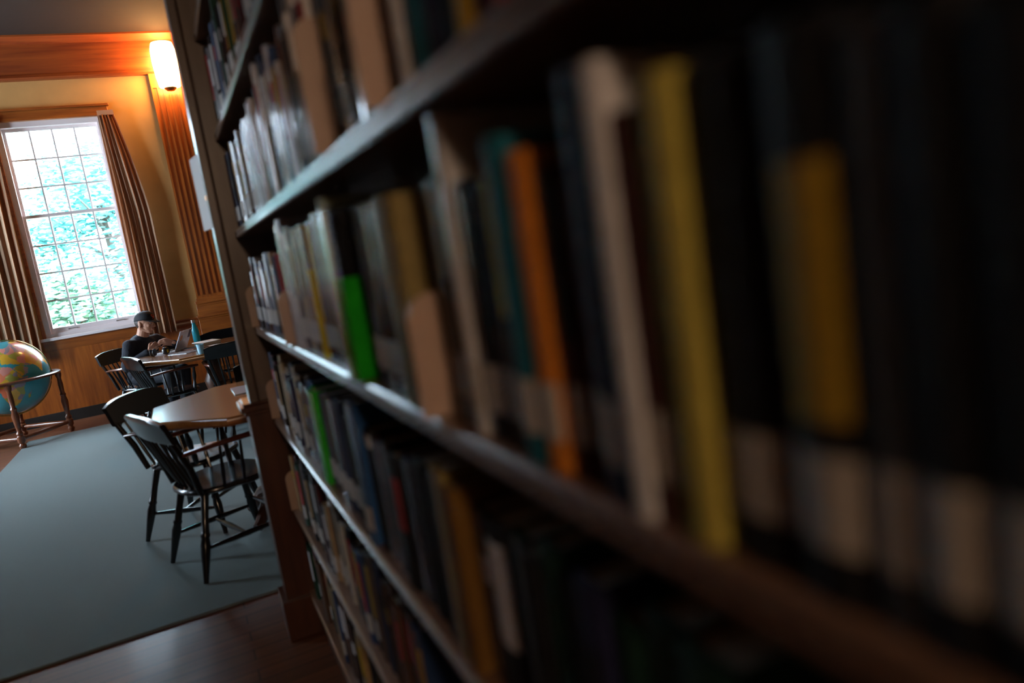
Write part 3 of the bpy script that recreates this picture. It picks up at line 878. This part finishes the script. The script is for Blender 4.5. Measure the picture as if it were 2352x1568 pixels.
# ------------------------------------------------------------------ globe
def globe():
    t = thing('floor_globe', 'large floor globe in a four-legged wooden stand below the window', 'globe', (-1.77, 9.29, 0))
    RAD, ZC_ = .39, .715
    land = {
     'africa': [(-17, 15), (-6, 35), (10, 37), (32, 31), (43, 12), (51, 11), (40, -5), (40, -15), (33, -26), (26, -34), (18, -34), (12, -17), (9, 0), (8, 5), (-8, 5)],
     'arabia': [(35, 29), (48, 30), (57, 23), (52, 15), (43, 13)],
     'eurasia': [(-9, 37), (-9, 43), (0, 48), (8, 54), (5, 60), (20, 70), (40, 67), (70, 72), (105, 77), (140, 72), (170, 67), (160, 60), (140, 52), (130, 42), (122, 38), (121, 30), (110, 20), (106, 10), (100, 8), (98, 16), (90, 22), (80, 12), (77, 8), (72, 20), (67, 25), (57, 26), (48, 30), (35, 36), (27, 37), (22, 37), (18, 42), (12, 45), (16, 38), (8, 44), (0, 40)],
     'madagascar': [(44, -25), (44, -18), (50, -14), (47, -25)],
     'australia': [(114, -22), (130, -12), (142, -11), (153, -27), (147, -38), (130, -32), (115, -34)],
     'north america': [(-165, 65), (-130, 70), (-90, 70), (-60, 55), (-70, 43), (-81, 26), (-97, 26), (-88, 17), (-83, 9), (-105, 20), (-124, 40), (-130, 55)],
     'south america': [(-80, 8), (-60, 10), (-35, -6), (-48, -27), (-68, -54), (-75, -40), (-70, -18), (-81, -4)],
     'greenland': [(-55, 62), (-70, 78), (-30, 82), (-22, 70), (-42, 60)],
    }
    def inside(lo, la):
        for poly in land.values():
            c = False; j = len(poly) - 1
            for i in range(len(poly)):
                xi, yi = poly[i]; xj, yj = poly[j]
                if (yi > la) != (yj > la) and lo < (xj - xi) * (la - yi) / (yj - yi) + xi: c = not c
                j = i
            if c: return True
        return False
    m = bpy.data.materials.new('globe countries'); m.use_nodes = True
    nt = m.node_tree; b = nt.nodes['Principled BSDF']
    tc = nt.nodes.new('ShaderNodeTexCoord'); vo = nt.nodes.new('ShaderNodeTexVoronoi'); vo.inputs['Scale'].default_value = 13
    nz = nt.nodes.new('ShaderNodeTexNoise'); nz.inputs['Scale'].default_value = 14
    mxv = nt.nodes.new('ShaderNodeMix'); mxv.data_type = 'RGBA'; mxv.inputs['Factor'].default_value = .06
    nt.links.new(tc.outputs['Object'], mxv.inputs[6]); nt.links.new(nz.outputs['Color'], mxv.inputs[7])
    nt.links.new(tc.outputs['Object'], nz.inputs['Vector'])
    nt.links.new(mxv.outputs[2], vo.inputs['Vector'])
    sep = nt.nodes.new('ShaderNodeSeparateColor'); rp = nt.nodes.new('ShaderNodeValToRGB'); rp.color_ramp.interpolation = 'CONSTANT'
    e = rp.color_ramp.elements
    e[0].color = (.80, .48, .05, 1); e[1].position = .22; e[1].color = (.85, .24, .12, 1)
    for p_, c_ in ((.4, (.36, .30, .34, 1)), (.56, (.42, .42, .08, 1)), (.7, (.78, .38, .06, 1)), (.84, (.80, .32, .26, 1))):
        q = e.new(p_); q.color = c_
    nt.links.new(vo.outputs['Color'], sep.inputs[0]); nt.links.new(sep.outputs[0], rp.inputs['Fac']); nt.links.new(rp.outputs['Color'], b.inputs['Base Color'])
    b.inputs['Roughness'].default_value = .25; b.inputs['Coat Weight'].default_value = .4
    M_SEA = mat('globe sea', (0.05, 0.36, 0.44), .22, coat=.5, var=.1, vscale=6)
    gb = empty('globe_ball', (0, 0, ZC_)); gb.parent = t
    bpy.data.objects.remove(gb)
    NU, NV = 288, 144
    vs, fs, mi = [], [], []
    face = R(-79)                       # local azimuth that shows longitude 24 E to the room
    T = Matrix.Rotation(R(12), 3, 'X')
    for j in range(NV + 1):
        la = PI / 2 - PI * j / NV
        for i in range(NU):
            lo = 2 * PI * i / NU
            vs.append(T @ Vector((RAD * math.cos(la) * math.cos(lo), RAD * math.cos(la) * math.sin(lo), RAD * math.sin(la))))
    for j in range(NV):
        for i in range(NU):
            a, b_ = j * NU + i, j * NU + (i + 1) % NU
            fs.append((a, a + NU, b_ + NU, b_))
            la = 90 - 180 * (j + .5) / NV
            lo = math.degrees(2 * PI * (i + .5) / NU - face) + 24
            lo = (lo + 180) % 360 - 180
            mi.append(1 if inside(lo, la) else 0)
    o = MB().add(vs, fs).build('globe_ball', [M_SEA, m], t, smooth=180, loc=(0, 0, ZC_))
    for p, k in zip(o.data.polygons, mi): p.material_index = k
    # meridian ring, horizon ring
    MB().tube([(math.cos(a) * (RAD + .014) * math.cos(R(20)), math.cos(a) * (RAD + .014) * math.sin(R(20)), ZC_ + math.sin(a) * (RAD + .014)) for a in [2 * PI * k / 72 for k in range(73)]], .006, 8, cap=False).build('meridian_ring', M_BRASS, t)
    n_ = 72
    prof = [(RAD + .022, .675), (RAD + .022, .702), (RAD + .085, .702), (RAD + .096, .694), (RAD + .096, .682), (RAD + .088, .672), (RAD + .05, .668)]
    vs, fs = [], []
    for k in range(n_):
        a = 2 * PI * k / n_
        vs += [(r * math.cos(a), r * math.sin(a), z) for r, z in prof]
    q = len(prof)
    for k in range(n_):
        for i in range(q):
            fs.append((k * q + i, k * q + (i + 1) % q, ((k + 1) % n_) * q + (i + 1) % q, ((k + 1) % n_) * q + i))
    MB().add(vs, fs).build('horizon_ring', M_MAHOG, t, smooth=40)
    pts = []
    for k in range(4):
        a = R(-82) + k * PI / 2
        x, y = .45 * math.cos(a), .45 * math.sin(a)
        pts.append((x, y))
        MB().turned((x, y, 0), (x, y, .672), [(0, .022), (.03, .032), (.06, .036), (.09, .022), (.12, .036), (.2, .036), (.22, .026), (.25, .034), (.29, .02), (.36, .026), (.52, .036), (.6, .024), (.63, .032), (.66, .022), (.8, .026), (.9, .02), (.94, .03), (1, .034)], 14).build('leg', M_MAHOG, t)
    for k in range(4):
        a, b_ = pts[k], pts[(k + 1) % 4]
        MB().turned((*a, .11), (*b_, .11), [(0, .014), (.1, .02), (.5, .024), (.9, .02), (1, .014)], 12).build('stretcher', M_MAHOG, t)
globe()

# ------------------------------------------------------------------ things on the far table
TZ = .7505
lp = thing('laptop', 'open silver laptop with stickers on its lid on the far table', 'laptop', (-.15, 8.30, TZ), R(157))
M_ALU = mat('aluminium', (0.66, 0.66, 0.70), 0.35, 0.0)
M_DARK = mat('dark plastic', (0.015, 0.015, 0.018), 0.4)
MB().box(-.105, .105, -.15, .15, 0, .012).build('base', M_ALU, lp, bevel=.003)
MB().box(-.06, .055, -.135, .135, .012, .0128).build('keyboard', M_DARK, lp)
lid = MB().box(-.0035, .0035, -.15, .15, 0, .208).build('lid', M_ALU, lp, bevel=.002)
lid.location = (-.105, 0, .012); lid.rotation_euler = (0, R(-27), 0)
MB().box(.0036, .0042, -.14, .14, .012, .198).build('screen', M_DARK, lid)
st1 = MB().lathe([(.031, 0), (.031, .0004)], Matrix.Translation((-.0036, .085, .13)) @ Matrix.Rotation(R(-90), 4, 'Y'), 24).build('round_sticker', mat('orange sticker', (.75, .33, .14), .5), lid)
st1['label'] = 'orange round sticker'
st2 = MB().box(-.0040, -.0034, -.14, -.075, .115, .2).build('dark_sticker', mat('navy sticker', (.05, .05, .11), .5), lid)
st2['label'] = 'dark speckled sticker'
lg = MB()
Ml = Matrix.Translation((-.0035, 0, .104)) @ Matrix.Rotation(R(-90), 4, 'Y')
lg.ball((-.0036, .008, .10), (.0006, .012, .0155), 12).ball((-.0036, -.008, .10), (.0006, .012, .0155), 12).ball((-.0036, -.004, .121), (.0006, .003, .007), 8)
lg.build('logo', mat('logo white', (.85, .86, .9), .4), lid)

wb = thing('water_bottle', 'turquoise water bottle with steel cap behind the laptop', 'bottle', (.118, 8.585, TZ))
MB().lathe([(.033, 0), (.036, .004), (.036, .14), (.033, .165), (.022, .20), (.0175, .222), (.0175, .235)], None, 24).build('bottle_body', mat('turquoise enamel', (.01, .42, .56), .3, coat=.3), wb)
MB().lathe([(.016, .235), (.021, .236), (.0215, .262), (.018, .266)], None, 20).build('cap', M_STEEL, wb)

def slab(name, label, cat, cx, cy, rz, w, d, h, m, z=0.0, pages=None):
    t = thing(name, label, cat, (cx, cy, TZ + z), rz)
    if pages:
        MB().box(-w / 2, w / 2, -d / 2, d / 2, 0, .003).box(-w / 2, w / 2, -d / 2, d / 2, h - .003, h).box(-w / 2, -w / 2 + .003, -d / 2, d / 2, .003, h - .003).build('cover', m, t, bevel=.001)
        MB().box(-w / 2 + .004, w / 2 - .004, -d / 2 + .004, d / 2 - .004, .0032, h - .0032).build('page_block', pages, t)
    else:
        tag(t, label, cat)
        bpy.data.objects.remove(t)
        o = MB().box(-w / 2, w / 2, -d / 2, d / 2, 0, h).build(name, m, smooth=0)
        o.location = (cx, cy, TZ + z); o.rotation_euler = (0, 0, rz)
        return tag(o, label, cat)
    return t
slab('textbook', 'thick tan book under the white pad, right of the turquoise bottle', 'book', .215, 8.33, R(10), .2, .26, .028, mat('cover tan', PAL['tan'], .3), pages=M_PAGE)
slab('writing_pad', 'white writing pad lying on the tan book beside the bottle', 'notepad', .20, 8.325, R(16), .215, .28, .008, M_PAPER, z=.0285)
slab('notebook', 'thin brown notebook beside the laptop on the far table', 'notebook', .075, 8.09, R(28), .17, .24, .009, mat('notebook brown', (.16, .06, .035), .45), pages=M_PAPER)
slab('paper_sheet', 'white paper sheet on the far table in front of the tan book', 'paper', .235, 8.10, R(-12), .2, .1, .0012, M_PAPER)
slab('smartphone', 'dark phone lying on the brown notebook', 'phone', .05, 8.12, R(60), .065, .13, .008, M_DARK, z=.0092)
slab('laptop_sleeve', 'dull grey glossy folder near the front edge of the far table', 'folder', -.02, 7.86, R(40), .2, .26, .004, mat('grey folder', (.28, .27, .29), .25, coat=.3))
gl = thing('tumbler', 'pale blue tumbler at the table edge beside the black crest', 'cup', (.115, 7.36, TZ))
MB().lathe([(.026, 0), (.028, .004), (.034, .085), (.0345, .092), (.031, .092), (.026, .008), (.002, .007)], None, 20, cap=True).build('cup_wall', mat('pale blue plastic', (.35, .62, .75), .25, coat=.3), gl)

hp = thing('headphones', 'black over-ear headphones with yellow accent on the far table', 'headphones', (-.255, 8.06, TZ), R(-30))
M_HP = mat('headphone black', (.014, .014, .017), .28, coat=.4)
for sx in (-1, 1):
    Mc = Matrix.Translation((sx * .075, 0, .040)) @ Matrix.Rotation(R(90), 4, 'Y') @ Matrix.Rotation(R(18 * sx), 4, 'X')
    MB().lathe([(.030, -.018), (.039, -.010), (.040, .008), (.034, .018)], Mc, 20).build('ear_cup', M_HP, hp)
    MB().lathe([(.026, .0), (.036, .004), (.036, .014), (.022, .018)], Matrix.Translation((sx * .056, 0, .040)) @ Matrix.Rotation(R(90), 4, 'Y'), 20).build('ear_pad', M_DARK, hp)
MB().tube([(.085 * math.cos(a) * 1.03, .17 * math.sin(a), .045 - .02 * math.sin(a)) for a in [PI * k / 20 for k in range(21)]], .010, 10, .6).build('headband', M_HP, hp)
ac = MB().box(.092, .097, -.012, .012, .02, .05).build('accent_badge', mat('badge yellow', (.75, .55, .03), .4), hp)
ac['label'] = 'yellow badge'

# papers on the near table
def flat_poly(name, label, cat, pts, h, m, z=0.0):
    cx = sum(p[0] for p in pts) / len(pts); cy = sum(p[1] for p in pts) / len(pts)
    o = MB().prism([(p[0] - cx, p[1] - cy) for p in pts], 0, h).build(name, m, smooth=0)
    o.location = (cx, cy, TZ + z)
    return tag(o, label, cat)
nb = thing('magazine', 'glossy white magazine near the post on the near table', 'magazine', (.295, 4.55, TZ), R(1))
MB().box(-.105, .105, -.148, .148, 0, .006).build('cover', mat('glossy white', (.72, .74, .80), .18, coat=.4), nb, bevel=.001)
MB().box(-.102, .1055, -.1485, .1485, .0012, .0048).build('page_block', M_PAPER, nb)
slab('paper_sheet', 'loose white sheet nearer than the magazine on the near table', 'paper', .305, 4.06, R(3), .21, .29, .001, M_PAPER)

# ------------------------------------------------------------------ the person
def person():
    ps = thing('person', 'person in black cap and dark sweater sitting with clasped hands at the laptop', 'person', (-.45, 8.60, 0.012), R(-40))
    M_SKIN = mat('skin', (0.55, 0.27, 0.17), .5, var=.05, vscale=20)
    M_SWEAT = mat('dark knit', (0.016, 0.018, 0.028), .85, var=.3, vscale=160, bump=.6)
    M_TROU = mat('dark trousers', (0.012, 0.013, 0.02), .8, var=.2, vscale=90)
    M_SHOE = mat('dark shoes', (0.02, 0.02, 0.022), .5)
    M_HAIR = mat('dark brown hair', (0.03, 0.016, 0.009), .6, var=.3, vscale=90)
    M_CAP = mat('black cap cloth', (0.013, 0.012, 0.014), .8, var=.2, vscale=120)
    SZ = .425
    V = Vector
    pel = V((-.02, 0, SZ + .10)); wai = V((-.01, 0, .66)); che = V((.05, 0, .80)); nkb = V((.085, 0, .925)); hd = V((.15, 0, 1.065))
    shR, shL = V((.055, -.18, .862)), V((.075, .18, .862))
    elR, elL = V((.06, -.275, .66)), V((.22, .27, .75))
    wrR, wrL = V((.255, -.155, .775)), V((.35, .11, .805))
    knR, knL = V((.40, -.11, SZ + .085)), V((.40, .11, SZ + .085))
    hiR, hiL = V((0, -.09, SZ + .085)), V((0, .09, SZ + .085))
    anR, anL = V((.36, -.12, .085)), V((.33, .12, .085))
    b = MB()
    def torso(b, e):
        b.ball(pel, (.13 + e, .165 + e, .10 + e), 20); b.ball(wai, (.10 + e, .145 + e, .13 + e), 20)
        b.ball(che, (.112 + e, .165 + e, .15 + e), 20); b.ball(V((.062, 0, .835)), (.085 + e, .15 + e, .06 + e), 20)
        for s_ in (shR, shL): b.limb(V((.06, 0, .86)), s_, .050 + e, .052 + e)
    torso(b, 0)
    for h_, k_, a_ in ((hiR, knR, anR), (hiL, knL, anL)):
        b.limb(h_, k_, .078, .056); b.limb(k_, a_, .054, .036)
        b.limb(a_ + V((-.03, 0, -.045)), a_ + V((.15, 0, -.058)), .03, .024)
    for s_, e_, w_ in ((shR, elR, wrR), (shL, elL, wrL)):
        b.limb(s_, e_, .05, .04); b.limb(e_, w_, .04, .027)
    b.limb(nkb + V((-.015, 0, -.02)), hd + V((-.035, 0, -.055)), .062, .056)
    # head: skull, face wedge, jaw, chin, nose, brow, ears
    yaw = Matrix.Rotation(R(6), 3, 'Z') @ Matrix.Rotation(R(8), 3, 'Y')
    def H(x, y, z): return hd + yaw @ V((x, y, z))
    Y4 = yaw.to_4x4()
    b.ball(H(-.012, 0, .032), (.095, .075, .088), 22, Y4)
    b.ball(H(.030, 0, -.015), (.062, .062, .085), 20, Y4)
    b.ball(H(.040, 0, -.072), (.042, .044, .036), 16, Y4)
    b.ball(H(.062, 0, -.090), (.022, .022, .018), 12, Y4)
    b.limb(H(-.02, .052, -.045), H(.055, .018, -.088), .022, .016); b.limb(H(-.02, -.052, -.045), H(.055, -.018, -.088), .022, .016)
    b.limb(H(.086, 0, .010), H(.108, 0, -.030), .010, .0125); b.ball(H(.100, .010, -.033), .009, 10); b.ball(H(.100, -.010, -.033), .009, 10)
    b.limb(H(.082, -.03, .022), H(.082, .03, .022), .012, .012)
    for s_ in (1, -1):
        b.ball(H(.060, s_ * .036, -.022), (.026, .02, .022), 12, Y4)
        b.ball(H(-.012, s_ * .076, -.008), (.019, .008, .032), 12, Y4 @ Matrix.Rotation(R(-10), 4, 'Y'))
    b.limb(H(.084, -.014, -.058), H(.084, .014, -.058), .0085, .0085); b.limb(H(.081, -.012, -.068), H(.081, .012, -.068), .009, .009)
    # hands: right hand closed over the left fist, in front of the chest
    def hand(w, d, side, up, curl):
        # w wrist, d palm direction, up back-of-hand direction, side towards the thumb
        d, up, side = d.normalized(), up.normalized(), side.normalized()
        L = .085
        for k in range(4):
            off = side * (.030 - .020 * k)
            kn = w + d * (L + (.006 if k in (1, 2) else 0)) + off
            b.limb(w + d * .018 + off * .6, kn, .0145, .0115, 10)
            seg = [.040, .027, .021][:]
            sc_ = [1.0, 1.08, 1.0, .8][k]
            p = kn; ang = 0
            for j, sl in enumerate(seg):
                ang += curl[j]
                dr = (d * math.cos(ang) - up * math.sin(ang)).normalized()
                q = p + dr * sl * sc_
                b.limb(p, q, .0092 - .0007 * j, .0085 - .0007 * j, 10)
                p = q
        t0 = w + d * .028 + side * .026
        t1 = t0 + (d * .55 + side * .6 - up * .25).normalized() * .042
        t2 = t1 + (d * .85 - side * .1 - up * .5).normalized() * .030
        t3 = t2 + (d * .55 - side * .5 - up * .6).normalized() * .022
        b.limb(t0, t1, .0145, .011, 10); b.limb(t1, t2, .011, .0095, 10); b.limb(t2, t3, .0095, .008, 10)
    hand(wrR, V((.35, .55, .42)), V((-.35, -.15, .9)), V((.62, -.76, .12)), (R(48), R(62), R(38)))
    hand(wrL, V((-.45, -.62, .30)), V((-.1, -.2, .9)), V((.75, .45, .3)), (R(55), R(60), R(35)))
    body = mesh_obj('body', fuse(b, .0042, 4), M_SKIN, ps)
    # eyes, brows, lips
    for s_ in (1, -1):
        ey = MB().ball(H(.0825, s_ * .031, .000), (.008, .012, .005), 12, Y4).build('eye', mat('eye white', (.42, .34, .29), .4), ps)
        MB().ball(H(.0885, s_ * .030, -.0005), (.003, .005, .0046), 10, Y4).build('iris', M_HAIR, ey)
        MB().tube([H(.093, s_ * .012, .016), H(.095, s_ * .03, .021), H(.080, s_ * .05, .016)], [.0035, .004, .0025], 8).build('eyebrow', M_HAIR, ps)
    MB().tube([H(.086, -.022, -.063), H(.0935, 0, -.0615), H(.086, .022, -.063)], [.002, .0045, .002], 8).build('lips', mat('lips', (.42, .14, .11), .45), ps)
    # hair under the cap: back and sides
    hb = MB()
    hb.ball(H(-.022, 0, .012), (.090, .0765, .078), 22, Y4)
    hb.ball(H(-.030, 0, -.012), (.070, .068, .060), 18, Y4)
    hair = fuse(hb, .005, 3)
    bm = bmesh.new(); bm.from_mesh(hair)
    iy = yaw.inverted()
    dl = [v for v in bm.verts if (iy @ (v.co - hd)).x > .002 or (iy @ (v.co - hd)).z < -.055 + .0 * v.co.x or (iy @ (v.co - hd)).z > .06]
    bmesh.ops.delete(bm, geom=dl, context='VERTS'); bm.to_mesh(hair); bm.free()
    ho = mesh_obj('hair', hair, M_HAIR, ps)
    # cap: crown, brim, button, emblem
    vs, fs = [], []
    NU, NV = 32, 12
    for j in range(NV + 1):
        ph = PI / 2 * j / NV
        for i in range(NU):
            a = 2 * PI * i / NU
            rr = math.cos(ph) ** .8
            x = .103 * rr * math.cos(a) - .006; y = .083 * rr * math.sin(a)
            z = .032 + .088 * math.sin(ph) ** .95 + .012 * rr * max(0, math.cos(a)) - (.016 * rr * max(0, -math.cos(a)))
            vs.append(H(x, y, z))
    for j in range(NV):
        for i in range(NU):
            c_, d_ = j * NU + i, j * NU + (i + 1) % NU
            fs.append((c_, d_, d_ + NU, c_ + NU))
    cap = MB().add(vs, fs).build('cap', M_CAP, ps, smooth=70)
    so = cap.modifiers.new('thick', 'SOLIDIFY'); so.thickness = .003; so.offset = 1
    vs, fs = [], []
    for i in range(17):
        a = R(-68 + 136 * i / 16)
        for j in range(5):
            t = j / 4
            ex = .072 * t * math.cos(a) ** .6
            x = .100 * math.cos(a) - .006 + ex; y = .081 * math.sin(a) * (1 - .12 * t)
            z = .042 - .028 * t * math.cos(a) - .9 * y * y * (1.6)
            vs.append(H(x, y, z))
    for i in range(16):
        for j in range(4):
            k = i * 5 + j
            fs.append((k, k + 5, k + 6, k + 1))
    br = MB().add(vs, fs).build('brim', M_CAP, cap, smooth=70)
    so = br.modifiers.new('thick', 'SOLIDIFY'); so.thickness = .004; so.offset = 0
    MB().ball(H(-.006, 0, .123), (.008, .008, .005), 10).build('cap_button', M_CAP, cap)
    em = MB()
    def onc(u, v):              # point on the crown's front, u sideways, v upwards
        y = u; z = .066 + v
        sp = math.sqrt(max(.02, 1 - ((z - .044) / .088) ** 2 - (y / .084) ** 2))
        return H(.103 * sp - .001, y, z)
    S_ = [(-.004, .020), (-.014, .022), (-.020, .014), (-.014, .004), (-.006, -.002), (-.004, -.011), (-.012, -.018), (-.021, -.013)]
    em.tube([onc(u, v) for u, v in S_], .0032, 8)
    em.tube([onc(u, v) for u, v in [(.004, -.020), (.004, 0), (.004, .016)]], .0032, 8)
    em.tube([onc(u, v) for u, v in [(.004, .016), (.012, .017), (.020, .015)]], .0032, 8)
    em.tube([onc(u, v) for u, v in [(-.004, .0), (.006, .001), (.016, .0)]], .0032, 8)
    eo = em.build('cap_emblem', mat('emblem orange', (.75, .11, .02), .6), cap)
    eo['label'] = 'orange letter emblem'
    # clothing
    sw = MB(); torso(sw, .012)
    for s_, e_, w_ in ((shR, elR, wrR), (shL, elL, wrL)):
        w2 = e_.lerp(w_, .93)
        sw.limb(s_, e_, .066, .054); sw.limb(e_, w2, .054, .040)
        for k in range(3):                                        # sleeve folds at the elbow and cuff
            p = e_.lerp(w2, .25 + .3 * k); sw.ball(p, .050 - .004 * k, 12)
    swo = fuse(sw, .006, 14)
    bm = bmesh.new(); bm.from_mesh(swo)
    for v in bm.verts:
        c = v.co
        v.co = c + Vector((math.sin(c.z * 70 + c.y * 40), math.sin(c.z * 60 + c.x * 55), 0)) * .0022
    bm.to_mesh(swo); bm.free()
    mesh_obj('sweater', swo, M_SWEAT, ps)
    cl = [V((.072, 0, .902)) + V((.076 * math.cos(a), .082 * math.sin(a), .014 - .034 * math.cos(a))) for a in [2 * PI * k / 28 for k in range(29)]]
    MB().tube(cl, .0065, 8, cap=False).build('collar', M_SWEAT, ps)
    tr = MB()
    tr.ball(pel + V((0, 0, -.02)), (.142, .178, .088), 20)
    for h_, k_, a_ in ((hiR, knR, anR), (hiL, knL, anL)):
        tr.limb(h_, k_, .088, .070); tr.limb(k_, a_ + V((0, 0, -.01)), .070, .056)
    mesh_obj('trousers', fuse(tr, .008, 5), M_TROU, ps)
    for a_ in (anR, anL):
        sh = MB().limb(a_ + V((-.03, 0, -.042)), a_ + V((.15, 0, -.048)), .042, .036)
        sh.ball(a_ + V((.06, 0, -.045)), (.13, .043, .040), 14)
        me = fuse(sh, .006, 4)
        for v in me.vertices:
            if v.co.z < .002: v.co.z = .002
        mesh_obj('shoe', me, M_SHOE, ps)
person()
